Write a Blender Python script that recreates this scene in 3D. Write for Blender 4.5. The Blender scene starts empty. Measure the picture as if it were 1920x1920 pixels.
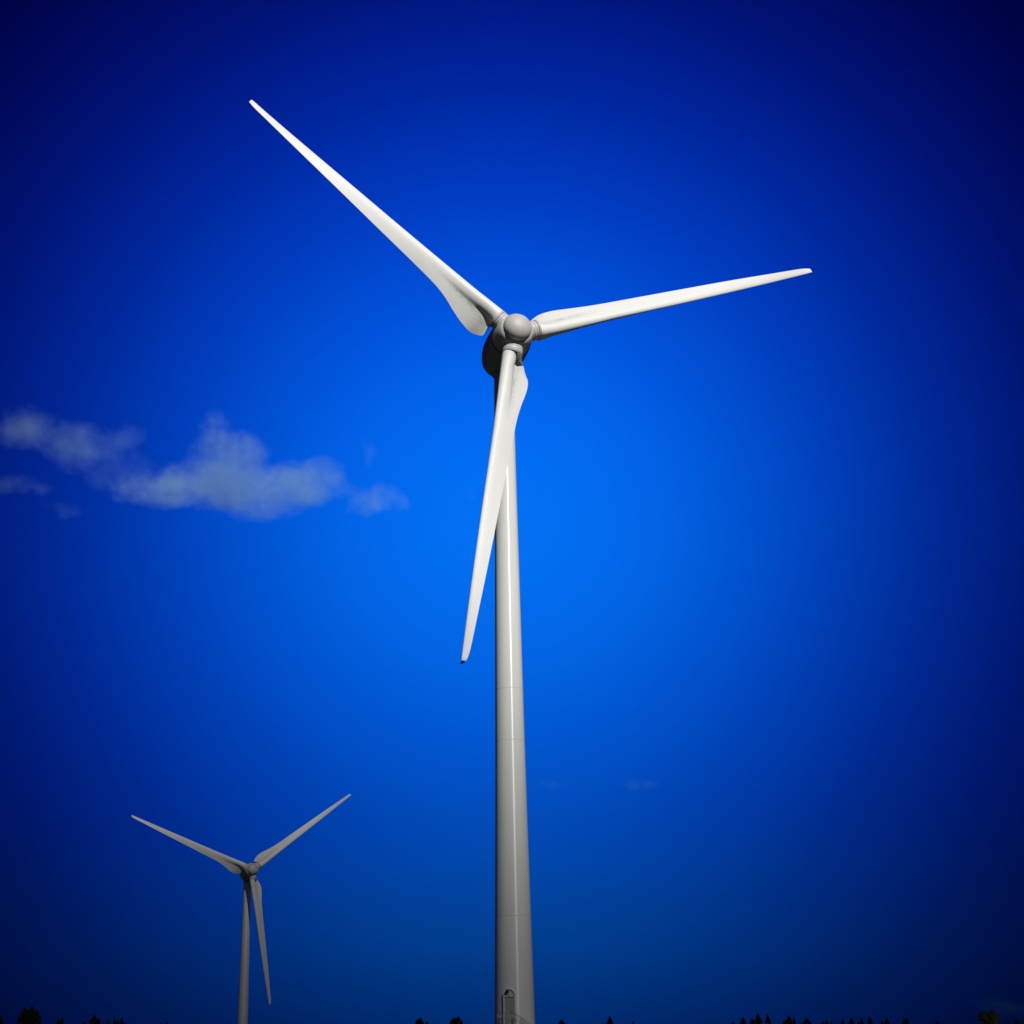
import bpy, bmesh, math, random
from mathutils import Vector, Matrix, noise

S = bpy.context.scene
COL = S.collection
R = math.radians

# ------------------------------------------------------------------ camera
F_PX = 2923.0                      # focal length in pixels of a 1920 px wide picture
PITCH = math.atan(.3318)
ROLL = R(1.06)
CAM = Vector((0, 0, 1.6))
fwd = Vector((0, math.cos(PITCH), math.sin(PITCH)))
r0_, u0_ = Vector((1, 0, 0)), Vector((0, -math.sin(PITCH), math.cos(PITCH)))
right = r0_ * math.cos(ROLL) - u0_ * math.sin(ROLL)
up = u0_ * math.cos(ROLL) + r0_ * math.sin(ROLL)
cd = bpy.data.cameras.new('camera')
cam = bpy.data.objects.new('camera', cd)
COL.objects.link(cam)
m = Matrix((right, up, -fwd)).transposed().to_4x4()
m.translation = CAM
cam.matrix_world = m
cd.sensor_width = 36
cd.lens = F_PX / 1920 * 36
cd.clip_start = .1
cd.clip_end = 30000
S.camera = cam


def ray(x, y):
    v = fwd + right * ((x - 960) / F_PX) - up * ((y - 960) / F_PX)
    return v.normalized()


# ------------------------------------------------------------------ sun and sky
SUN_EL, SUN_AZ = R(36), R(156)     # azimuth clockwise from +Y: behind the camera, to the right
L = Vector((math.sin(SUN_AZ) * math.cos(SUN_EL), math.cos(SUN_AZ) * math.cos(SUN_EL), math.sin(SUN_EL)))
sl = bpy.data.lights.new('sun', 'SUN')
sl.energy = 4.0
sl.angle = R(.53)
sl.color = (1.0, .975, .93)
sun = bpy.data.objects.new('sun', sl)
sun.rotation_euler = L.to_track_quat('Z', 'Y').to_euler()
sun.location = (60, -120, 160)
COL.objects.link(sun)

S.view_settings.view_transform = 'Standard'
S.view_settings.look = 'None'
S.view_settings.exposure = 0
S.view_settings.gamma = 1


class NT:
    def __init__(s, tree):
        s.t = tree

    def n(s, typ, **kw):
        nd = s.t.nodes.new(typ)
        for k, v in kw.items():
            setattr(nd, k, v)
        return nd

    def put(s, sock, v):
        if isinstance(v, bpy.types.NodeSocket):
            s.t.links.new(v, sock)
        elif v is not None:
            sock.default_value = v

    def math(s, op, a, b=None, c=None, clamp=False):
        nd = s.n('ShaderNodeMath', operation=op)
        nd.use_clamp = clamp
        s.put(nd.inputs[0], a)
        s.put(nd.inputs[1], b)
        s.put(nd.inputs[2], c)
        return nd.outputs[0]

    def vmath(s, op, a, b=None):
        nd = s.n('ShaderNodeVectorMath', operation=op)
        s.put(nd.inputs[0], a)
        s.put(nd.inputs[1], b)
        return nd.outputs[1] if op in ('DOT_PRODUCT', 'LENGTH') else nd.outputs[0]

    def curve(s, x, pts, x0, x1, y1):
        """piecewise smooth curve y(x) through pts"""
        nd = s.n('ShaderNodeFloatCurve')
        cu = nd.mapping.curves[0]
        P = [((a - x0) / (x1 - x0), b / y1) for a, b in pts]
        cu.points[0].location = P[0]
        cu.points[1].location = P[-1]
        for q in P[1:-1]:
            cu.points.new(*q)
        nd.mapping.update()
        t = s.math('DIVIDE', s.math('SUBTRACT', x, x0), x1 - x0, clamp=True)
        s.put(nd.inputs['Value'], t)
        return s.math('MULTIPLY', nd.outputs[0], y1)


W = bpy.data.worlds.new('World')
S.world = W
W.use_nodes = True
g = NT(W.node_tree)
bg = W.node_tree.nodes['Background']
sky = g.n('ShaderNodeTexSky', sky_type='NISHITA')
sky.sun_disc = False
sky.sun_elevation = SUN_EL
sky.sun_rotation = SUN_AZ
tc = g.n('ShaderNodeTexCoord')
d = g.vmath('NORMALIZE', tc.outputs['Generated'])
# deep blue sky with a lens vignette put into its colour: bright patch low in the north, ink blue away from it
vignette_axis = Vector((-.007, math.cos(R(19.5)), math.sin(R(19.5)))).normalized()
ang = g.math('MULTIPLY', g.math('ARCCOSINE', g.vmath('DOT_PRODUCT', d, tuple(vignette_axis))), 180 / math.pi)
sp = g.n('ShaderNodeSeparateXYZ')
g.put(sp.inputs[0], d)
elev = g.math('MULTIPLY', g.math('ARCSINE', sp.outputs[2]), 180 / math.pi)
tn_ = g.math('MULTIPLY', g.math('TANGENT', g.math('MULTIPLY', g.math('MINIMUM', ang, 42), math.pi / 180)), 2.923)
B = g.math('MAXIMUM', g.math('MULTIPLY', g.math('POWER', math.e, g.math('MULTIPLY', g.math('POWER', tn_, 1.95), -1.62)), .90), .035)
K = g.curve(elev, [(-10, 3), (0, 2.7), (5, 1.72), (9, 1.15), (18, .97), (27, .75), (36, .62), (60, .6)], -10, 60, 4)
ratio = g.math('MULTIPLY', g.math('MULTIPLY_ADD', B, .194, .0235), K)
G = g.math('MULTIPLY', B, ratio)
cmb = g.n('ShaderNodeCombineColor')
g.put(cmb.inputs[0], g.math('MULTIPLY', G, .004))
g.put(cmb.inputs[1], G)
g.put(cmb.inputs[2], B)
sc = g.n('ShaderNodeVectorMath', operation='SCALE')
g.put(sc.inputs[0], sky.outputs[0])
sc.inputs['Scale'].default_value = .225      # brings the sky near 1 before it is flattened
gm = g.n('ShaderNodeGamma')
g.put(gm.inputs[0], sc.outputs[0])
gm.inputs[1].default_value = .12
mul = g.vmath('MULTIPLY', cmb.outputs[0], gm.outputs[0])
x10 = g.n('ShaderNodeVectorMath', operation='SCALE')
g.put(x10.inputs[0], mul)
x10.inputs['Scale'].default_value = 10.0
g.put(bg.inputs['Color'], x10.outputs[0])
bg.inputs['Strength'].default_value = .1
W.cycles.sampling_method = 'AUTOMATIC'


# ------------------------------------------------------------------ helpers
def tag(o, label=None, cat=None, group=None, kind=None):
    if label: o['label'] = label
    if cat: o['category'] = cat
    if group: o['group'] = group
    if kind: o['kind'] = kind
    return o


def obj(name, me, mat, parent=None, mw=None, smooth=True):
    if isinstance(me, bmesh.types.BMesh):
        b = me
        me = bpy.data.meshes.new(name)
        bmesh.ops.recalc_face_normals(b, faces=b.faces)
        b.to_mesh(me)
        b.free()
    me.materials.clear()
    me.materials.append(mat)
    for p in me.polygons:
        p.use_smooth = smooth
    o = bpy.data.objects.new(name, me)
    COL.objects.link(o)
    if parent: o.parent = parent
    if mw is not None: o.matrix_local = mw
    return o


def lathe(b, prof, seg=64, M=Matrix()):
    rings = []
    for rr, z in prof:
        if rr < 1e-6:
            rings.append([b.verts.new(M @ Vector((0, 0, z)))])
        else:
            rings.append([b.verts.new(M @ Vector((rr * math.cos(2 * math.pi * i / seg),
                                                  rr * math.sin(2 * math.pi * i / seg), z))) for i in range(seg)])
    for A, C in zip(rings, rings[1:]):
        for i in range(seg):
            j = (i + 1) % seg
            if len(A) == 1 and len(C) == 1: continue
            if len(A) == 1: b.faces.new((A[0], C[i], C[j]))
            elif len(C) == 1: b.faces.new((A[i], A[j], C[0]))
            else: b.faces.new((A[i], A[j], C[j], C[i]))
    return b


def box(b, c, sx, sy, sz, M=Matrix()):
    vs = [b.verts.new(M @ (Vector(c) + Vector((x * sx / 2, y * sy / 2, z * sz / 2))))
          for x in (-1, 1) for y in (-1, 1) for z in (-1, 1)]
    for f in ((0, 1, 3, 2), (4, 6, 7, 5), (0, 4, 5, 1), (2, 3, 7, 6), (0, 2, 6, 4), (1, 5, 7, 3)):
        b.faces.new([vs[i] for i in f])


def tube(b, p, q, rad, seg=8):
    p, q = Vector(p), Vector(q)
    ax = (q - p).normalized()
    e = ax.orthogonal().normalized()
    f = ax.cross(e)
    A = [b.verts.new(p + (e * math.cos(t) + f * math.sin(t)) * rad) for t in [2 * math.pi * i / seg for i in range(seg)]]
    C = [b.verts.new(q + (e * math.cos(t) + f * math.sin(t)) * rad) for t in [2 * math.pi * i / seg for i in range(seg)]]
    for i in range(seg):
        b.faces.new((A[i], A[(i + 1) % seg], C[(i + 1) % seg], C[i]))
    b.faces.new(A[::-1])
    b.faces.new(C)


def mat(name, col, rough=.5, var=.06, scale=3.0, spec=.5, stretch=(1, 1, 1), bump=0, coat=0):
    mt = bpy.data.materials.new(name)
    mt.use_nodes = True
    q = NT(mt.node_tree)
    bs = mt.node_tree.nodes['Principled BSDF']
    t = q.n('ShaderNodeTexCoord')
    mp = q.n('ShaderNodeMapping')
    mp.inputs['Scale'].default_value = stretch
    q.put(mp.inputs[0], t.outputs['Object'])
    nz = q.n('ShaderNodeTexNoise')
    nz.inputs['Scale'].default_value = scale
    nz.inputs['Detail'].default_value = 8
    nz.inputs['Roughness'].default_value = .6
    q.put(nz.inputs['Vector'], mp.outputs[0])
    rp = q.n('ShaderNodeMapRange')
    q.put(rp.inputs[0], nz.outputs[0])
    rp.inputs[1].default_value = .3
    rp.inputs[2].default_value = .7
    rp.inputs[3].default_value = 1 - var
    rp.inputs[4].default_value = 1 + var
    vm = q.n('ShaderNodeVectorMath', operation='SCALE')
    vm.inputs[0].default_value = col
    q.put(vm.inputs['Scale'], rp.outputs[0])
    q.put(bs.inputs['Base Color'], vm.outputs[0])
    bs.inputs['Roughness'].default_value = rough
    bs.inputs['Specular IOR Level'].default_value = spec
    bs.inputs['Coat Weight'].default_value = coat
    bs.inputs['Coat Roughness'].default_value = .08
    if bump:
        bp = q.n('ShaderNodeBump')
        bp.inputs['Strength'].default_value = bump
        bp.inputs['Distance'].default_value = .02
        q.put(bp.inputs['Height'], nz.outputs[0])
        q.put(bs.inputs['Normal'], bp.outputs[0])
    mt['bs'] = bs.name
    return mt, q, bs, vm.outputs[0], t


M_TOWER, q, bs, _, tcn = mat('tower_paint', (.745, .76, .725), .33, .04, 1.0, .85, (1.4, 1.4, .08))
bs.inputs['Anisotropic'].default_value = .95
bs.inputs['Anisotropic Rotation'].default_value = .25               # rolled plate, gloss coat: a thin upright glint
tg_ = q.n('ShaderNodeTangent', direction_type='RADIAL', axis='Z')
q.put(bs.inputs['Tangent'], tg_.outputs[0])
M_SEAM, *_ = mat('tower_seam', (.64, .645, .625), .5, .05, 6)
M_SPIN, *_ = mat('spinner_paint', (.50, .48, .47), .50, .04, 2.0, .45)
M_NAC, *_ = mat('nacelle_paint', (.36, .35, .345), .38, .05, 1.5, .4)
M_COLLAR, *_ = mat('collar_paint', (.54, .53, .52), .4, .05, 3)
M_GROOVE, *_ = mat('dark_groove', (.10, .10, .10), .6, .1, 8)
M_TRIM, *_ = mat('pale_trim', (.62, .61, .59), .4, .05, 3)
M_DOOR, *_ = mat('door_paint', (.36, .385, .33), .45, .07, 4)
M_FRAME, *_ = mat('door_frame_paint', (.58, .59, .57), .4, .05, 4)
M_STEEL, *_ = mat('galvanised_steel', (.30, .31, .31), .45, .15, 9)
M_STEEL.node_tree.nodes['Principled BSDF'].inputs['Metallic'].default_value = .3
M_LAMP, *_ = mat('lamp_housing', (.05, .05, .05), .4, .1, 9)

# blade paint with a streaky stain where tube and fin meet
M_BLADE, q, bs, base, tcn = mat('blade_paint', (.755, .765, .745), .5, .025, .8, .32, (2, 2, .3))
sp = q.n('ShaderNodeSeparateXYZ')
q.put(sp.inputs[0], tcn.outputs['Object'])
cx = q.math('SUBTRACT', sp.outputs[0], q.math('MULTIPLY_ADD', sp.outputs[2], -.045, .98))
fx = q.math('POWER', 2.718, q.math('MULTIPLY', q.math('MULTIPLY', cx, cx), -14.0))
fz = q.math('MULTIPLY', q.curve(sp.outputs[2], [(2.4, 1), (5, .8), (7.5, .5), (9, .15), (10.5, 0)], 2.4, 10.5, 1), 1.0)
nz = q.n('ShaderNodeTexNoise')
nz.inputs['Scale'].default_value = 3.2
nz.inputs['Detail'].default_value = 9
nz.inputs['Roughness'].default_value = .7
mp = q.n('ShaderNodeMapping')
mp.inputs['Scale'].default_value = (3, 2, .8)
q.put(mp.inputs[0], tcn.outputs['Object'])
q.put(nz.inputs[0], mp.outputs[0])
st = q.math('MULTIPLY', q.math('MULTIPLY', fx, fz), q.math('MULTIPLY', q.math('SUBTRACT', nz.outputs[0], .42, clamp=True), 3.4), clamp=True)
mx = q.n('ShaderNodeMix', data_type='RGBA')
q.put(mx.inputs[0], st)
q.put(mx.inputs[6], base)
mx.inputs[7].default_value = (.17, .18, .13, 1)
q.put(bs.inputs['Base Color'], mx.outputs[2])

# ------------------------------------------------------------------ ground (one sheet, hill falling away behind the turbine)
def sstep(a, b, x):
    t = min(1, max(0, (x - a) / (b - a)))
    return t * t * (3 - 2 * t)


def ground_z(x, y):
    return -23.25 * sstep(165, 400, y) + (noise.noise(Vector((x / 90, y / 90, 0))) * 1.2 * sstep(30, 90, abs(y - 145)) * sstep(40, 120, y)
                                          * (1 - sstep(380, 420, y)) if y > 0 else 0)


M_GRASS, q, bs, base, tcn = mat('grass', (.045, .062, .022), .9, .35, .35, .2, bump=.4)
b = bmesh.new()
xs = [-6000, -3000, -1500, -800] + list(range(-500, 501, 20)) + [800, 1500, 3000, 6000]
ys = [-3000, -1000, -400, -150] + list(range(-60, 521, 12)) + [700, 1100, 2000, 4000, 8000]
grid = [[b.verts.new((x, y, ground_z(x, y))) for x in xs] for y in ys]
for j in range(len(ys) - 1):
    for i in range(len(xs) - 1):
        b.faces.new((grid[j][i], grid[j][i + 1], grid[j + 1][i + 1], grid[j + 1][i]))
tag(obj('ground', b, M_GRASS), kind='structure')

# ------------------------------------------------------------------ wind turbine
TILT, CONE = R(6.5), R(1.7)
HUB_Z, OVERHANG = 66.85, 4.2
A0 = Vector((0, -math.cos(TILT), math.sin(TILT)))       # rotor axis, pointing upwind
H0 = Vector((1, 0, 0))
V0 = A0.cross(H0)
HUB = Vector((0, -OVERHANG, HUB_Z))

# r, leading edge (x, y), trailing edge (x, y), tube half width, half thickness
ST = [
    (2.40, -.92, 0, .92, 0, .92, .92), (2.52, -.95, 0, .95, -.02, .95, .93),
    (2.53, -.97, .02, 1.55, -1.38, .94, .90), (2.60, -.98, .05, 1.68, -1.52, .94, .88), (2.9, -.98, .05, 1.86, -1.68, .93, .80),
    (3.3, -.96, .06, 2.09, -1.72, .92, .72), (3.8, -.95, .06, 2.27, -1.57, .91, .64), (4.4, -.93, .06, 2.32, -1.38, .90, .57),
    (5.0, -.90, .06, 2.29, -1.23, .89, .53), (5.6, -.88, .07, 2.21, -1.07, .87, .50), (6.5, -.84, .09, 2.04, -.88, .83, .45),
    (7.5, -.80, .11, 1.82, -.62, .78, .42), (9.0, -.75, .11, 1.60, -.42, .70, .36), (11, -.69, .09, 1.47, -.34, .6, .36),
    (14, -.63, .03, 1.34, -.26, .5, .28), (18, -.57, -.05, 1.18, -.17, .42, .21), (22, -.50, -.10, 1.01, -.07, .36, .16),
    (26, -.42, -.14, .84, .0, .30, .12), (30, -.33, -.16, .64, .03, .24, .09), (33, -.26, -.13, .49, .06, .18, .065),
    (34.3, -.23, -.09, .42, .05, .14, .05), (35.0, -.21, -.06, .33, .02, .1, .04), (35.35, -.20, -.05, .23, -.01, .08, .035),
    (35.47, -.20, -.12, .17, -.12, .06, .03), (35.50, -.19, -.34, .11, -.36, .05, .025), (35.50, -.15, -.62, .05, -.62, .04, .015)]


def catmull(r):
    i = 0
    while i < len(ST) - 2 and ST[i + 1][0] <= r: i += 1
    p0, p1, p2, p3 = ST[max(i - 1, 0)], ST[i], ST[i + 1], ST[min(i + 2, len(ST) - 1)]
    h = p2[0] - p1[0]
    t = (r - p1[0]) / h
    out = []
    for k in range(1, 7):
        m1 = (p2[k] - p0[k]) / max(p2[0] - p0[0], 1e-6) * h
        m2 = (p3[k] - p1[k]) / max(p3[0] - p1[0], 1e-6) * h
        s = (p2[k] - p1[k])
        for_m = lambda mm: 0 if mm * s <= 0 else (max(-3 * abs(s), min(3 * abs(s), mm)))
        m1, m2 = for_m(m1), for_m(m2)
        out.append((2 * t ** 3 - 3 * t * t + 1) * p1[k] + (t ** 3 - 2 * t * t + t) * m1 + (-2 * t ** 3 + 3 * t * t) * p2[k] + (t ** 3 - t * t) * m2)
    return out


def section(r, lx, ly, tx, ty, e1, e2, n=34):
    P0, P2 = Vector((lx, ly)), Vector((tx, ty))
    Cn = Vector((lx + e1, ly * .4))
    w = sstep(4, 11, r)
    P1 = Cn.lerp(P0.lerp(P2, .4), w)
    Lc = (P2 - P0).length
    fin = max(0.0, min(1.0, (Lc - 2 * e1) / .25))
    up_, lo_ = [], []
    for i in range(n + 1):
        x = .5 - .5 * math.cos(math.pi * i / n)
        sp_ = P0 * (1 - x) ** 2 + P1 * 2 * x * (1 - x) + P2 * x * x
        dv = (P1 - P0) * 2 * (1 - x) + (P2 - P1) * 2 * x
        if dv.length < 1e-6: dv = P2 - P0
        dv.normalize()
        nn = Vector((-dv.y, dv.x))
        X = x * Lc
        e = min(e1, Lc / 2)
        yell = e2 * math.sqrt(max(0, 1 - ((X - e) / e) ** 2)) if X < 2 * e else 0
        yfin = fin * (.36 * (1 - x) ** 1.3 + .018) * (1 if X > e else (X / e))
        yc = (yell ** 1.6 + yfin ** 1.6) ** (1 / 1.6)
        # aerofoil thickness further out
        tn = e2 / Lc * 2
        ya = 5 * tn * Lc * (.2969 * math.sqrt(x) - .126 * x - .3516 * x * x + .2843 * x ** 3 - .1015 * x ** 4) + .004
        y_ = yc * (1 - w) + ya * w
        pu = sp_ + nn * y_
        if r < 2.525:      # plain tube at the very root
            a_ = math.pi - math.pi * i / n
            pu = Vector((e1 * math.cos(a_), e1 * math.sin(a_)))
            pl = Vector((e1 * math.cos(a_), -e1 * math.sin(a_)))
        else:
            pl = sp_ - nn * y_ * (.92 if w > .5 else 1)
        up_.append(pu)
        lo_.append(pl)
    return up_ + lo_[-1:0:-1]


def blade_mesh():
    b = bmesh.new()
    rs = [2.40, 2.46, 2.52, 2.53, 2.56, 2.6, 2.68, 2.78, 2.9, 3.1, 3.3, 3.55, 3.8, 4.1, 4.4, 4.7, 5.0, 5.3, 5.6, 6, 6.5, 7, 7.5, 8.2, 9, 10, 11,
          12.5, 14, 16, 18, 20, 22, 24, 26, 28, 30, 31.5, 33, 33.7, 34.3, 34.7, 35.0, 35.2, 35.35, 35.42, 35.47]
    rings = []
    for r in rs:
        n_ = 34
        ring = []
        for i, p in enumerate(section(r, *catmull(r))):
            x = .5 - .5 * math.cos(math.pi * (i if i <= n_ else 2 * n_ - i) / n_)
            dz = -.14 * sstep(.45, .9, x) * (1 - sstep(2.55, 3.3, r)) if r > 2.525 else 0   # fin overhangs the root
            ring.append(b.verts.new((p.x, p.y, r + dz)))
        rings.append(ring)
    for s in (ST[-2], ST[-1]):
        rings.append([b.verts.new((p.x, p.y, s[0] + (.02 if s is ST[-1] else 0))) for p in section(*s)])
    n = len(rings[0])
    for A, C in zip(rings, rings[1:]):
        for i in range(n):
            b.faces.new((A[i], A[(i + 1) % n], C[(i + 1) % n], C[i]))
    b.faces.new(rings[-1])
    b.faces.new(rings[0][::-1])
    me = bpy.data.meshes.new('blade')
    bmesh.ops.recalc_face_normals(b, faces=b.faces)
    for ring in (rings[2], rings[3]):                     # crisp inboard end of the fin
        S_ = set(ring)
        for v in ring:
            for e in v.link_edges:
                if e.other_vert(v) in S_: e.smooth = False
    b.to_mesh(me)
    b.free()
    return me


def axis_matrix(origin):                                  # local Z along the rotor axis
    mm = Matrix((H0, V0, A0)).transposed().to_4x4()
    mm.translation = origin
    return mm


def tower_r(z):
    P = [(0, 1.815), (2, 1.78), (11.5, 1.60), (20, 1.455), (27, 1.34), (33, 1.245), (47.6, 1.135), (55, 1.0), (66, .93)]
    P = [(0, 1.85), (3, 1.765), (11, 1.63), (20, 1.475), (27, 1.375), (33, 1.30), (47.6, 1.13), (54.5, 1.045), (66, .96)]
    for (a, ra), (c, rc) in zip(P, P[1:]):
        if z <= c:
            return ra + (rc - ra) * (z - a) / (c - a)
    return P[-1][1]


def make_turbine(door_az):
    root = bpy.data.objects.new('wind_turbine', None)
    COL.objects.link(root)
    # tower
    zs = [0, 1, 2, 3, 5, 8, 11, 14, 17, 20, 24, 27, 30, 33, 37, 41, 45, 47.6, 51, 54.5, 58, 62, 64.9]
    tower = obj('tower', lathe(bmesh.new(), [(tower_r(z), z) for z in zs] + [(0, 64.9)], 160), M_TOWER, root)
    for z in (11.25, 27.1, 32.0):
        rr = tower_r(z)
        b = bmesh.new()
        lathe(b, [(rr - .02, z - .032), (rr + .006, z - .03), (rr + .006, z + .03), (rr - .02, z + .032)], 160)
        obj('flange_ring', b, M_SEAM, tower, smooth=False)
    b = bmesh.new()
    lathe(b, [(0, 0), (2.3, 0), (2.3, .18), (2.2, .26), (0, .26)], 96)
    obj('foundation', b, M_SEAM, root)
    # yaw collar under the nacelle
    b = bmesh.new()
    lathe(b, [(.93, 64.0), (1.16, 64.15), (1.2, 65.4), (.9, 65.6)], 96)
    obj('yaw_collar', b, M_NAC, tower)

    # nacelle (egg, rear part) and spinner (front part)
    off = HUB + H0 * -.16
    AM = axis_matrix(off)
    b = bmesh.new()
    lathe(b, [(2.02, -1.02), (2.10, -1.2), (2.15, -2.0), (2.165, -2.8), (2.13, -3.7), (2.02, -4.5), (1.86, -5.2), (1.62, -5.9), (1.28, -6.5), (.85, -6.95), (.4, -7.2), (0, -7.28)], 96, AM)
    nac = obj('nacelle', b, M_NAC, root)
    b = bmesh.new()
    lathe(b, [(2.0, -.93), (2.06, -.93), (2.06, -1.06), (2.0, -1.06)], 96, AM)
    obj('generator_gap', b, M_GROOVE, nac)
    # small wind sensor and rear light on the nacelle
    b = bmesh.new()
    tp = off - A0 * 5.0 + V0 * 1.9
    tube(b, tp - V0 * .3, tp + Vector((0, 0, 1.0)), .035)
    tube(b, tp + Vector((-.3, 0, .9)), tp + Vector((.3, 0, .9)), .03)
    lathe(b, [(0, 0), (.09, .02), (.1, .12), (0, .2)], 12, Matrix.Translation(tp + Vector((.3, 0, .9))))
    lathe(b, [(0, 0), (.09, .02), (.1, .12), (0, .2)], 12, Matrix.Translation(tp + Vector((-.3, 0, .9))))
    obj('wind_sensor', b, M_STEEL, nac)
    b = bmesh.new()
    lathe(b, [(0, 0), (.1, 0), (.13, -.12), (.07, -.3), (0, -.34)], 16,
          Matrix.Translation(off - A0 * 4.4 - V0 * 1.95 + H0 * -.25))
    obj('drain_spout', b, M_NAC, nac)

    b = bmesh.new()
    lathe(b, [(0, -.9), (2.0, -.9), (2.02, -.86), (2.01, -.5), (1.95, 0), (1.85, .5), (1.71, .93), (1.52, 1.26), (1.44, 1.265), (0, 1.265)], 96, AM)
    spin = obj('spinner', b, M_SPIN, root)
    b = bmesh.new()
    prof = [(0, 1.2), (1.44, 1.22), (1.455, 1.30)]
    for i in range(1, 15):
        t = i / 14 * math.pi / 2
        prof.append((1.455 * math.cos(t) ** .9 if i < 14 else 0, 1.30 + 1.04 * math.sin(t)))
    lathe(b, prof, 96, AM)
    cap = obj('nose_cap', b, M_SPIN, spin)
    b = bmesh.new()
    lathe(b, [(1.42, 1.255), (1.512, 1.25), (1.515, 1.272), (1.47, 1.295), (1.42, 1.29)], 96, AM)
    obj('trim_ring', b, M_TRIM, spin)

    # blades
    bm_ = blade_mesh()
    for k in range(3):
        t = k * 2 * math.pi / 3
        dd = V0 * math.cos(t) + H0 * math.sin(t)
        tg = A0.cross(dd)
        dz = dd * math.cos(CONE) + A0 * math.sin(CONE)
        yy = dz.cross(tg)
        mm = Matrix((tg, yy, dz)).transposed().to_4x4()
        mm.translation = HUB
        bl = obj('blade', bm_, M_BLADE, root, mm) if k == 0 else bpy.data.objects.new('blade', bm_)
        if k:
            COL.objects.link(bl)
            bl.parent = root
            bl.matrix_local = mm
        if k == 0:
            b = bmesh.new()
            lathe(b, [(.86, .9), (1.0, 1.35), (1.0, 1.62), (.985, 1.63), (.985, 1.66), (1.0, 1.67), (1.0, 1.93), (.985, 1.94), (.985, 1.97), (1.0, 1.98),
                      (1.0, 2.22), (.99, 2.23)], 64)
            cm = obj('blade_collar', b, M_COLLAR, bl)
            b = bmesh.new()
            lathe(b, [(.93, 2.225), (.975, 2.226), (.975, 2.275), (.93, 2.276)], 64)
            gm_ = obj('seal_groove', b, M_GROOVE, bl)
            b = bmesh.new()
            lathe(b, [(.9, 2.27), (1.02, 2.272), (1.035, 2.29), (1.035, 2.39), (1.02, 2.405), (.98, 2.41), (.98, 2.425), (1.0, 2.43), (1.0, 2.50), (.96, 2.515), (.9, 2.52)], 64)
            lm = obj('root_ring', b, M_COLLAR, bl)
            # drip edge: thin proud band and small inspection strip on the fin
            parts = (cm, gm_, lm)
        else:
            for p in parts:
                c = p.copy()
                COL.objects.link(c)
                c.parent = bl
    root['rotor'] = 1

    # door, frame, lamp, platform and stairs on the side at door_az (from -Y, clockwise seen from above is negative x)
    n = Vector((math.sin(door_az), -math.cos(door_az), 0))
    tt = Vector((math.cos(door_az), math.sin(door_az), 0))
    DM = Matrix((tt, n, Vector((0, 0, 1)))).transposed().to_4x4()     # x right, y outward, z up
    rt = tower_r(3.5)
    zf = 2.05
    # frame: arch outline extruded outward
    def arch(w, h, k=16):
        pts = [(-w, 0), (-w, h - w)]
        pts += [(-w * math.cos(math.pi * i / k), h - w + w * math.sin(math.pi * i / k)) for i in range(1, k)]
        return pts + [(w, h - w), (w, 0)]
    def arch_frame(b, w, h, wi, hi, y0, y1):
        o_, i_ = arch(w, h), arch(wi, hi)
        vs = []
        for y in (y0, y1):
            vs.append(([b.verts.new(DM @ Vector((x, y, zf + z))) for x, z in o_], [b.verts.new(DM @ Vector((x, y, zf + z))) for x, z in i_]))
        (oa, ia), (ob, ib) = vs
        for i in range(len(o_) - 1):
            b.faces.new((oa[i], oa[i + 1], ob[i + 1], ob[i]))
            b.faces.new((ia[i], ia[i + 1], ib[i + 1], ib[i]))
            b.faces.new((ob[i], ob[i + 1], ib[i + 1], ib[i]))
            b.faces.new((oa[i], oa[i + 1], ia[i + 1], ia[i]))
    def arch_plate(b, w, h, y0, y1):
        o_ = arch(w, h)
        A = [b.verts.new(DM @ Vector((x, y0, zf + z))) for x, z in o_]
        C = [b.verts.new(DM @ Vector((x, y1, zf + z))) for x, z in o_]
        b.faces.new(A)
        b.faces.new(C)
        for i in range(len(o_)):
            j = (i + 1) % len(o_)
            b.faces.new((A[i], A[j], C[j], C[i]))
    b = bmesh.new()
    arch_frame(b, .54, 2.96, .45, 2.87, rt - .35, rt + .10)
    fr = obj('door_frame', b, M_FRAME, root, smooth=False)
    b = bmesh.new()
    arch_plate(b, .445, 2.865, rt - .33, rt + .02)
    obj('frame_panel', b, M_FRAME, fr, smooth=False)
    b = bmesh.new()
    box(b, (0, rt + .035, zf + 1.12), .72, .05, 2.16, DM)
    for z in (.5, .9, 1.3, 1.7):
        box(b, (0, rt + .066, zf + z), .46, .014, .03, DM)
    dr = obj('door', b, M_DOOR, root, smooth=False)
    b = bmesh.new()
    tube(b, DM @ Vector((.27, rt + .06, zf + 1.05)), DM @ Vector((.27, rt + .12, zf + 1.05)), .02)
    tube(b, DM @ Vector((.28, rt + .11, zf + 1.05)), DM @ Vector((.16, rt + .11, zf + 1.05)), .015)
    obj('handle', b, M_STEEL, dr)
    b = bmesh.new()
    box(b, (0, rt + .06, zf + 2.24), .80, .05, .04, DM)
    obj('lintel', b, M_LAMP, fr, smooth=False)
    b = bmesh.new()
    lathe(b, [(0, 0), (.16, 0), (.19, .05), (.15, .12), (0, .15)], 20, Matrix.Translation(DM @ Vector((-.06, rt + .26, zf + 2.74))))
    tube(b, DM @ Vector((-.06, rt, zf + 2.86)), DM @ Vector((-.06, rt + .26, zf + 2.86)), .03)
    lp = obj('door_lamp', b, M_LAMP, root)
    b = bmesh.new()
    box(b, (.02, rt + .06, zf + 2.46), .16, .04, .18, DM)
    obj('notice_plate', b, M_TRIM, fr, smooth=False)
    # platform
    b = bmesh.new()
    y1 = rt + 1.55
    box(b, (0, (rt + y1) / 2 - .05, zf - .06), 1.36, y1 - rt + .3, .08, DM)
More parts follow.
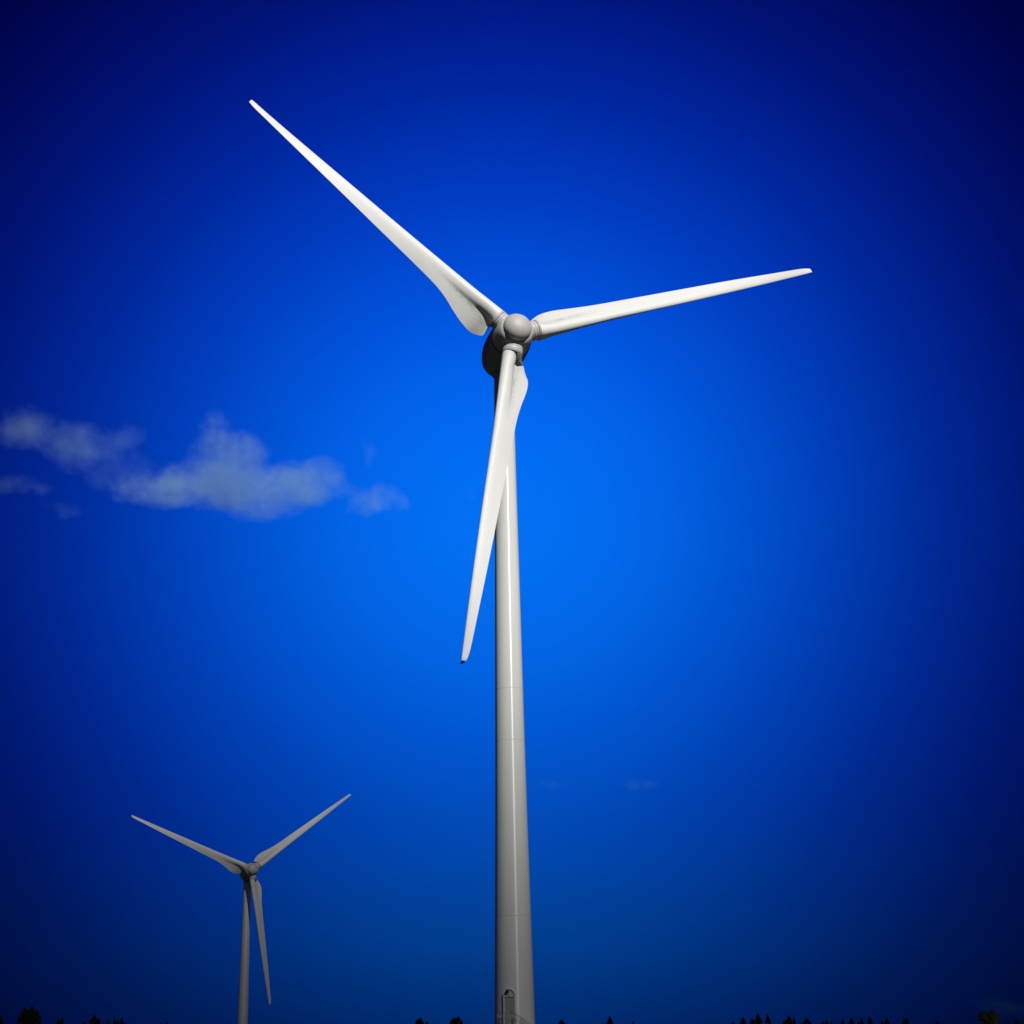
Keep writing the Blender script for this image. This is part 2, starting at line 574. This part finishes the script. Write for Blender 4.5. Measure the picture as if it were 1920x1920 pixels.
    for x in (-.66, .66):
        for y in (rt + .35, y1 - .05):
            tube(b, DM @ Vector((x, y, 0)), DM @ Vector((x, y, zf - .1)), .045)
    pf = obj('platform', b, M_STEEL, root, smooth=False)
    b = bmesh.new()
    for z in (.46, .92):
        tube(b, DM @ Vector((-.67, rt + .15, zf + z)), DM @ Vector((-.67, y1, zf + z)), .024)
        tube(b, DM @ Vector((-.67, y1, zf + z)), DM @ Vector((.67, y1, zf + z)), .024)
    for i in range(9):
        x = -.67 + 1.34 * i / 8
        tube(b, DM @ Vector((x, y1, zf)), DM @ Vector((x, y1, zf + .92)), .024 if i in (0, 8) else .010)
    for i in range(7):
        y = rt + .15 + (y1 - rt - .15) * i / 6
        tube(b, DM @ Vector((-.67, y, zf)), DM @ Vector((-.67, y, zf + .92)), .024 if i == 0 else .010)
    obj('railing', b, M_STEEL, pf)
    # stairs leading down to the right
    b = bmesh.new()
    ya, yb, run = rt + .65, y1 - .02, 2.75
    sx = .69
    for y in (ya, yb):
        p, q_ = Vector((sx, y, zf - .1)), Vector((sx + run, y, 0))
        a_ = math.atan2(-zf + .1, run)
        Lq = (q_ - p).length
        Mx = DM @ Matrix.Translation((p + q_) / 2) @ Matrix.Rotation(-a_, 4, 'Y')
        box(b, (0, 0, 0), Lq, .04, .2, Mx)
    for i in range(10):
        f_ = (i + .5) / 10
        box(b, (sx + run * f_, (ya + yb) / 2, (zf - .1) * (1 - f_)), .24, yb - ya - .05, .035, DM)
    stt = obj('staircase', b, M_STEEL, root, smooth=False)
    for y in (ya, yb):
        b = bmesh.new()
        for h_ in (.5, .92):
            tube(b, DM @ Vector((sx, y, zf + h_)), DM @ Vector((sx + run, y, h_ - .02)), .024)
        for i in range(5):
            f_ = i / 4
            zz = zf * (1 - f_)
            tube(b, DM @ Vector((sx + run * f_, y, zz - .08)), DM @ Vector((sx + run * f_, y, zz + .92)), .022)
        obj('handrail', b, M_STEEL, stt)
    return root


YAW1, TH1 = R(16.83), R(-48.85)
YAW2, TH2 = R(24.0), R(-67.7)
HUB1 = Vector((.631, 140.919, 66.85))
HUB2 = Vector((-72.0, 429.4, 43.58))


def place(root, hub, yaw, th):
    ax = Vector((math.sin(yaw), -math.cos(yaw), 0))
    root.location = Vector((hub.x, hub.y, hub.z - HUB_Z)) - ax * OVERHANG
    root.rotation_euler = (0, 0, yaw)
    ks = [c for c in root.children if c.name.startswith('blade')]
    for k, c in enumerate(ks):
        t = th + k * 2 * math.pi / 3
        dd = V0 * math.cos(t) + H0 * math.sin(t)
        tg = A0.cross(dd)
        dz = dd * math.cos(CONE) + A0 * math.sin(CONE)
        mm = Matrix((tg, dz.cross(tg), dz)).transposed().to_4x4()
        mm.translation = HUB
        c.matrix_local = mm


def copy_tree(o, parent=None):
    c = o.copy()
    COL.objects.link(c)
    c.parent = parent
    for ch in o.children:
        copy_tree(ch, c)
    return c


near = make_turbine(R(-14.8) - YAW1)
del near['rotor']
place(near, HUB1, YAW1, TH1)
tag(near, 'tall white wind turbine in the middle, its thick tower having a door at the foot',
    'wind turbine', 'wind turbines')
far = copy_tree(near)
place(far, HUB2, YAW2, TH2)
tag(far, 'small distant wind turbine at the lower left, dull grey in shade, with a dark hub', 'wind turbine', 'wind turbines')


# ------------------------------------------------------------------ trees on the low ground behind
def leaf_mat(name, c):
    mt, q, bs, base, tcn = mat(name, c, .7, .4, .8, .25)
    return mt


LEAF = [leaf_mat('leaves_dark', (.040, .055, .020)), leaf_mat('leaves_olive', (.055, .065, .022)), leaf_mat('leaves_green', (.035, .060, .024))]
M_BARK, *_ = mat('bark', (.10, .08, .06), .9, .3, 3, .2)


def tree_meshes(seed, spiky):
    """20 m tree: tapered trunk with limbs, crown of leaf clumps in several pointed leaders"""
    rnd = random.Random(seed)
    tb = bmesh.new()
    Hh = 20.0

    def limb(p, q, ra, rb, seg=7):
        p, q = Vector(p), Vector(q)
        prev = None
        for k in range(4):
            f_ = k / 3
            c = p.lerp(q, f_) + Vector((math.sin(f_ * 3.1) * .15, 0, 0))
            rr = ra + (rb - ra) * f_
            ring = [tb.verts.new(c + Vector((math.cos(2 * math.pi * i / seg) * rr, math.sin(2 * math.pi * i / seg) * rr, 0))) for i in range(seg)]
            if prev:
                for i in range(seg):
                    tb.faces.new((prev[i], prev[(i + 1) % seg], ring[(i + 1) % seg], ring[i]))
            prev = ring
        tb.faces.new(prev)
    limb((0, 0, -.5), (0, 0, Hh * .85), .32, .06)
    leaders = []
    nl = 4 + rnd.randrange(3)
    for i in range(nl):
        a = 2 * math.pi * i / nl + rnd.uniform(-.5, .5)
        rr = rnd.uniform(.6, 2.6) if i else .15
        top = Hh * (1 if i == 0 else rnd.uniform(.93, .99))
        x, y = math.cos(a) * rr, math.sin(a) * rr
        limb((0, 0, Hh * .35), (x, y, top * .96), .14, .03)
        leaders.append((x, y, top, rnd.uniform(.9, 1.5) * (0.8 if spiky else 1.15)))
    for i in range(9):
        a, z = rnd.uniform(0, 6.28), rnd.uniform(.3, .7) * Hh
        limb((0, 0, z), (math.cos(a) * 2.8, math.sin(a) * 2.8, z + 1.6), .09, .02)
    cb = bmesh.new()

    def leaf(c, s):
        d_ = Vector((rnd.gauss(0, 1), rnd.gauss(0, 1), rnd.gauss(.6, 1))).normalized()
        e = d_.orthogonal().normalized()
        e = Matrix.Rotation(rnd.uniform(0, 6.28), 3, d_) @ e
        f_ = d_.cross(e)
        v = [cb.verts.new(c + p) for p in (-d_ * s, e * s * .38, d_ * s, -e * s * .38)]
        cb.faces.new(v)
        v2 = [cb.verts.new(c + p) for p in (-d_ * s * .8, f_ * s * .3, d_ * s * .8, -f_ * s * .3)]
        cb.faces.new(v2)
    for (x, y, top, wd) in leaders:
        n = 1300
        for _ in range(n):
            u = rnd.random() ** 1.9                        # 0 at tip
            z = top - u * Hh * .55
            wr = wd * (.06 + 3.4 * u ** .68) * (1 + .35 * noise.noise(Vector((x * 3, y * 3, z * .9))))
            a, rr = rnd.uniform(0, 6.28), wr * math.sqrt(rnd.random())
            if u > .10 and noise.noise(Vector((x + math.cos(a) * rr, y + math.sin(a) * rr, z)) * 1.1) < -.25: continue
            leaf(Vector((x + math.cos(a) * rr, y + math.sin(a) * rr, z)), rnd.uniform(.14, .30))
    for _ in range(1500):                                   # lower crown
        z = rnd.uniform(.22, .75) * Hh
        rr = 3.6 * math.sqrt(max(0, 1 - ((z / Hh - .5) / .33) ** 2)) * math.sqrt(rnd.random())
        a = rnd.uniform(0, 6.28)
        p = Vector((math.cos(a) * rr, math.sin(a) * rr, z))
        if noise.noise(p * .7) < -.1: continue
        leaf(p, rnd.uniform(.25, .5))
    mt, mc = bpy.data.meshes.new('trunk'), bpy.data.meshes.new('crown')
    tb.to_mesh(mt)
    cb.to_mesh(mc)
    return mt, mc


variants = [tree_meshes(11 + i, i % 2 == 0) for i in range(5)]
#   px, top y, distance, variant, width factor, label
TREES = [
    (-3, 1903, 338, 0, .9, 'dark tree cut by the left edge at the bottom corner'),
    (59, 1889, 330, 1, 1.0, 'tallest dark tree near the lower left corner, with several ragged spikes'),
    (117, 1910, 345, 2, .6, 'small pointed dark treetop right of the ragged lower left tree'),
    (177, 1905, 342, 3, .7, 'rounded dark treetop midway between the ragged corner tree and the small turbine'),
    (215, 1911, 350, 4, .55, 'left one of two close small treetops left of the small turbine'),
    (229, 1910, 350, 0, .55, 'right one of two close small treetops left of the small turbine'),
    (314, 1917, 352, 2, .6, 'barely visible treetop nearest the small turbine tower on its left'),
    (788, 1910, 345, 2, .8, 'small dark treetop left of the leafy one beside the big tower'),
    (858, 1908, 340, 1, .75, 'dark leafy treetop just left of the big tower'),
    (1054, 1914, 345, 3, .9, 'low flat treetop just right of the big tower'),
    (1144, 1908, 345, 4, .8, 'thin feathery treetop second to the right of the big tower'),
    (1186, 1917, 352, 0, .5, 'tiny treetop just showing right of the feathery one'),
    (1393, 1910, 345, 2, .8, 'lower left shoulder tree against the taller spiky tree right of centre'),
    (1422, 1903, 340, 4, .8, 'spiky treetop, tallest between the big tower and the right corner tree'),
    (1478, 1906, 345, 0, .7, 'pointed treetop right after the gap beside the tall spiky tree'),
    (1512, 1911, 348, 3, .8, 'low rounded treetop touching the pointed one at the gap'),
    (1550, 1915, 352, 1, .6, 'very low treetop before the row of fine spikes at lower right'),
    (1597, 1911, 350, 2, .7, 'first treetop in the row of fine spikes at lower right'),
    (1630, 1909, 350, 4, .7, 'second treetop in the row of fine spikes at lower right'),
    (1662, 1911, 352, 0, .7, 'third treetop in the row of fine spikes at lower right'),
    (1700, 1911, 352, 2, .8, 'last and widest treetop in the row of fine spikes at lower right'),
    (1757, 1916, 355, 3, .6, 'low treetop in the gap left of the big right corner tree'),
    (1858, 1894, 330, 1, .85, 'big bushy dark tree near the lower right corner'),
    (1905, 1915, 350, 4, .6, 'low treetop cut by the lower right corner'),
]
for i, (px, py, dist, v, wf, lab) in enumerate(TREES):
    dist += 42
    wf *= 1.25
    dr_ = ray(px, py)
    s_ = dist / dr_.y
    top = CAM + dr_ * s_
    gz = ground_z(top.x, top.y)
    root = bpy.data.objects.new('tree', None)
    COL.objects.link(root)
    root.location = (top.x, top.y, gz)
    k = (top.z - gz) / 20.0
    root.scale = (wf * 1.0, wf * 1.0, k)
    root.rotation_euler = (0, 0, i * 1.7)
    mt, mc = variants[v]
    for nm, me, ma in (('trunk', mt, M_BARK), ('crown', mc, LEAF[v % 3])):
        if not me.materials:
            me.materials.append(ma)
        o = bpy.data.objects.new(nm, me)
        COL.objects.link(o)
        o.parent = root
    tag(root, lab, 'tree', 'trees along the bottom edge')


# ------------------------------------------------------------------ clouds
def volume_mat(name, dens, col=(1, 1, 1), aniso=0.0, blobs=None, nscale=.012, thr=.3, homogeneous=False, seed=0.0):
    mt = bpy.data.materials.new(name)
    mt.use_nodes = True
    mt.node_tree.nodes.clear()
    q = NT(mt.node_tree)
    out = q.n('ShaderNodeOutputMaterial')
    pv = q.n('ShaderNodeVolumePrincipled')
    pv.inputs['Color'].default_value = (*col, 1)
    pv.inputs['Anisotropy'].default_value = aniso
    q.put(out.inputs['Volume'], pv.outputs[0])
    if homogeneous:
        pv.inputs['Density'].default_value = dens
        return mt
    t = q.n('ShaderNodeTexCoord')
    # warp the position so the puffs have ragged, curling edges
    wn = q.n('ShaderNodeTexNoise')
    wn.inputs['Scale'].default_value = nscale * .9
    wn.inputs['Detail'].default_value = 3
    mp = q.n('ShaderNodeMapping')
    mp.inputs['Location'].default_value = (seed, seed * .7, seed * 1.3)
    q.put(mp.inputs[0], t.outputs['Object'])
    q.put(wn.inputs['Vector'], mp.outputs[0])
    wv = q.n('ShaderNodeVectorMath', operation='MULTIPLY_ADD')
    q.put(wv.inputs[0], q.vmath('SUBTRACT', wn.outputs['Color'], (.5, .5, .5)))
    wv.inputs[1].default_value = (.55 / nscale,) * 3
    q.put(wv.inputs[2], t.outputs['Object'])
    P = wv.outputs[0]
    tot = None
    for (x, y, z, rx, ry, rz, wt) in blobs:
        dd = q.vmath('LENGTH', q.vmath('DIVIDE', q.vmath('SUBTRACT', P, (x, y, z)), (rx, ry, rz)))
        e = q.math('SUBTRACT', 1.0, q.math('MULTIPLY', dd, dd), clamp=True)
        e = q.math('MULTIPLY', e, wt)
        tot = e if tot is None else q.math('ADD', tot, e)
    nz = q.n('ShaderNodeTexNoise')
    nz.inputs['Scale'].default_value = nscale
    nz.inputs['Detail'].default_value = 7
    nz.inputs['Roughness'].default_value = .62
    nz.inputs['Distortion'].default_value = .35
    q.put(nz.inputs['Vector'], mp.outputs[0])
    nn = q.math('MULTIPLY', q.math('SUBTRACT', nz.outputs[0], thr), 3.2, clamp=True)
    shp = q.math('MINIMUM', tot, 1.15)
    fz_ = q.n('ShaderNodeTexNoise')
    fz_.inputs['Scale'].default_value = nscale * 3.6
    fz_.inputs['Detail'].default_value = 6
    fz_.inputs['Roughness'].default_value = .62
    q.put(fz_.inputs['Vector'], mp.outputs[0])
    fine = q.math('MULTIPLY', q.math('SUBTRACT', fz_.outputs[0], .5), 2.0)
    body = q.math('MULTIPLY', shp, q.math('ADD', nn, .45))
    dn = q.math('SUBTRACT', q.math('ADD', body, q.math('MULTIPLY', fine, q.math('MINIMUM', q.math('MULTIPLY', tot, 2.2), .8))), .24, clamp=True)
    q.put(pv.inputs['Density'], q.math('MULTIPLY', dn, dens))
    mt.cycles.volume_step_rate = 1
    return mt


DIST = 3000.0
PPM = DIST / F_PX


def cloud(puffs, dens, label, cat='cloud', col=(.58, 1, 1), dist=DIST, group=None, nscale=.012, thr=.32, depth=1.0, hull=1.12, seed=0.0):
    """puffs: (px, py, rx, ry, weight) in picture units; each gets its own depth"""
    rnd = random.Random(len(label))
    ppm = dist / F_PX
    cx = sum(p[0] for p in puffs) / len(puffs)
    cy = sum(p[1] for p in puffs) / len(puffs)
    origin = CAM + ray(cx, cy) * dist
    fl = Vector((fwd.x, fwd.y, 0)).normalized()
    M_ = Matrix((Vector((1, 0, 0)), Vector((0, 1, 0)), Vector((0, 0, 1)))).to_4x4()
    blobs = []
    for (px, py, rx, ry, wt) in puffs:
        c = CAM + ray(px, py) * dist
        c = c - origin
        dy = rnd.uniform(-.25, .25) * rx * ppm
        blobs.append((c.x, c.y + dy, c.z, rx * ppm, (rx + ry) * .5 * ppm * depth, ry * ppm, wt))
    b = bmesh.new()
    for (x, y, z, rx, ry, rz, wt) in blobs:
        bmesh.ops.create_icosphere(b, subdivisions=3, radius=1, matrix=Matrix.Translation((x, y, z)) @ Matrix.Diagonal((rx * hull, ry * hull, rz * hull, 1)))
    me = bpy.data.meshes.new('cloud')
    b.to_mesh(me)
    b.free()
    o = bpy.data.objects.new('cloud', me)
    COL.objects.link(o)
    md = o.modifiers.new('r', 'REMESH')
    md.mode = 'VOXEL'
    md.voxel_size = max(2.0, min(bb[5] for bb in blobs) / 4)
    dg = bpy.context.evaluated_depsgraph_get()
    me2 = bpy.data.meshes.new_from_object(o.evaluated_get(dg))
    o.modifiers.clear()
    for v in me2.vertices:
        v.co += v.normal * noise.noise(v.co * .02) * 6
    bb_ = bmesh.new()                                     # keep the outer shell only
    bb_.from_mesh(me2)
    seen, isl = set(), []
    for v in bb_.verts:
        if v in seen: continue
        st_, grp = [v], []
        seen.add(v)
        while st_:
            c_ = st_.pop()
            grp.append(c_)
            for e in c_.link_edges:
                w_ = e.other_vert(c_)
                if w_ not in seen:
                    seen.add(w_)
                    st_.append(w_)
        isl.append(grp)
    isl.sort(key=len)
    for grp in isl[:-1]:
        bmesh.ops.delete(bb_, geom=grp, context='VERTS')
    bb_.to_mesh(me2)
    bb_.free()
    o.data = me2
    o.location = origin
    me2.materials.clear()
    me2.materials.append(volume_mat('cloud_vapour', dens, col, -.26, blobs, nscale, thr, seed=seed))
    for p in me2.polygons: p.use_smooth = True
    return tag(o, label, cat, group)


cloud([(300, 925, 105, 38, .95), (395, 905, 120, 55, 1), (500, 915, 120, 52, 1), (425, 858, 85, 58, .95), (400, 792, 40, 42, .62), (446, 812, 36, 34, .42), (480, 850, 50, 42, .5),
       (550, 892, 80, 42, .8), (612, 885, 48, 38, .7), (600, 920, 70, 40, .8), (480, 965, 70, 22, .45)], .0066,
      'largest white cloud, wide with a raised hump, left of the big tower', seed=3, nscale=.016, thr=.34)
cloud([(680, 945, 50, 32, .8), (722, 935, 48, 38, .9), (755, 950, 26, 26, .5)], .0056,
      'small white cloud puff just right of the largest cloud, nearest the big tower', seed=31)
cloud([(42, 790, 50, 50, .7), (30, 825, 60, 42, .6), (110, 815, 80, 45, .7), (180, 830, 75, 42, .7), (250, 820, 42, 35, .6), (150, 860, 70, 35, .45)], .0036,
      'long dim cloud touching the left edge, above the low wisps', seed=57)
cloud([(692, 850, 24, 36, .75), (672, 830, 18, 14, .5)], .0026, 'thin curl of cloud floating above the small puff', seed=81, nscale=.02)
cloud([(28, 912, 70, 22, .7), (85, 918, 40, 16, .5)], .0026, 'low faint wisp at the left edge under the dim cloud', seed=93, nscale=.016)
cloud([(128, 962, 34, 22, .7), (100, 950, 30, 14, .5)], .0024, 'tiny faint wisp low between the left edge and the largest cloud', seed=97, nscale=.018)
cloud([(205, 895, 70, 40, .7), (240, 865, 60, 36, .65), (285, 880, 40, 26, .5)], .0016, 'faint veil of cloud joining the dim left cloud to the largest one', seed=103, nscale=.015)
cloud([(655, 925, 34, 26, .7), (640, 900, 26, 20, .5)], .0022, 'faint haze of cloud bridging the largest cloud and the small puff', seed=151, nscale=.018)
cloud([(1040, 1474, 34, 12, .8), (1015, 1466, 24, 8, .6)], .0014, 'faint thin wisp just right of the big tower, low in the sky', col=(.35, .9, .6), seed=111, nscale=.02)
cloud([(1200, 1470, 44, 13, .8), (1180, 1478, 30, 9, .5)], .0018, 'faint thin wisp further right of the big tower, low in the sky', col=(.35, .9, .6), seed=121, nscale=.02)
cloud([(880, 930, 22, 18, .6)], .0014, 'barely visible wisp beside the lower blade of the big turbine', seed=133, nscale=.03)
cloud([(1850, 1884, 60, 18, .7), (1905, 1895, 50, 22, .8)], .0010, 'dim murky cloud low at the right edge above the corner tree', seed=141, col=(.10, .30, .22), nscale=.016)

# two added clouds, unseen behind the camera, between the sun and the low ground: they shade the foot of
# the tall tower, the trees and the distant turbine, and leave the big rotor in full sun
U_ = Vector((math.cos(R(24)), math.sin(R(24)), 0))
V_ = L.cross(U_).normalized()
if V_.z < 0: V_ = -V_
CE = math.cos(SUN_EL)
V_MAIN = V_.dot(Vector((near.location.x, near.location.y, 0)))


def interp(P, x):
    if x <= P[0][0]: return P[0][1]
    for (a, ya), (c, yc) in zip(P, P[1:]):
        if x <= c:
            return ya + (yc - ya) * (x - a) / (c - a)
    return P[-1][1]


def added_shade_cloud(v0, v1, depth_of, u0, u1, sdist, label, sigma=.02, nu=60, nv=90):  # sheet of vapour whose thickness is shaped to dim the sun
    mid = U_ * ((u0 + u1) / 2) + V_ * ((v0 + v1) / 2) + L * sdist
    b = bmesh.new()
    T, Bt = [], []
    for j in range(nv + 1):
        v = v0 + (v1 - v0) * j / nv
        ra, rb = [], []
        for i in range(nu + 1):
            u = u0 + (u1 - u0) * i / nu
            wu = sstep(0, .22, i / nu) * sstep(0, .22, 1 - i / nu)
            tau = depth_of(v) / sigma * wu / 2
            if i in (0, nu) or j in (0, nv): tau = 0
            nz_ = noise.fractal(Vector((u / 70, v / 70, sdist)), 1, 2, 4) * 16
            c = U_ * u + V_ * v + L * sdist - mid
            ra.append(b.verts.new(c + L * (nz_ + tau)))
            rb.append(ra[-1] if tau == 0 else b.verts.new(c + L * (nz_ - tau)))
        T.append(ra)
        Bt.append(rb)
    for G_ in (T, Bt):
        for j in range(nv):
            for i in range(nu):
                q4 = []
                for vv in (G_[j][i], G_[j][i + 1], G_[j + 1][i + 1], G_[j + 1][i]):
                    if vv not in q4: q4.append(vv)
                if all(x in (T[j][i], T[j][i + 1], T[j + 1][i + 1], T[j + 1][i]) for x in q4) and G_ is Bt:
                    continue
                try:
                    b.faces.new(q4)
                except ValueError:
                    pass
    o = obj('cloud', b, M_SHADE)  # out of view, added for the shade it casts
    o.location = mid
    tag(o, label, 'cloud')
    return o


M_SHADE = volume_mat('added_shade_vapour', .02, homogeneous=True)  # volume of the two added sun-dimming clouds
M_SHADE.cycles.homogeneous_volume = True
# optical depth against the height it meets on the near tower / far tower
near_tab = [(-420, 0), (-320, 1.2), (-100, 1.9), (0, 1.95), (5.5, 1.78), (11.5, 1.38), (19.7, .82), (26.9, .45), (31.9, .2), (37, .05), (42, 0)]
added_shade_cloud(V_MAIN - 420 * CE, V_MAIN + 42 * CE, lambda v: interp(near_tab, (v - V_MAIN) / CE), -260, 400, 900,
            'added unseen cloud overhead behind the viewer, shading the foot of the big tower', nv=120)
V_FAR = V_.dot(Vector((far.location.x, far.location.y, 0)))
far_tab = [(-105, 0), (-92, 2.2), (-80, 4.5), (-45, 4.5), (-15, 3.3), (5, 2.6), (12, 2.45), (30, 2.0), (43, 1.6), (60, 1.22), (72, 1.02), (110, .3), (170, 0)]
added_shade_cloud(V_FAR - 105 * CE, V_FAR + 170 * CE, lambda v: interp(far_tab, (v - V_FAR) / CE), -320, 480, 980,
            'added unseen cloud overhead behind the viewer, shading the far turbine and the trees', nv=90)

S.cycles.volume_step_rate = .15
S.cycles.volume_max_steps = 256
S.cycles.use_denoising = True
S.cycles.max_bounces = 6
S.cycles.transparent_max_bounces = 32
S.cycles.volume_bounces = 0
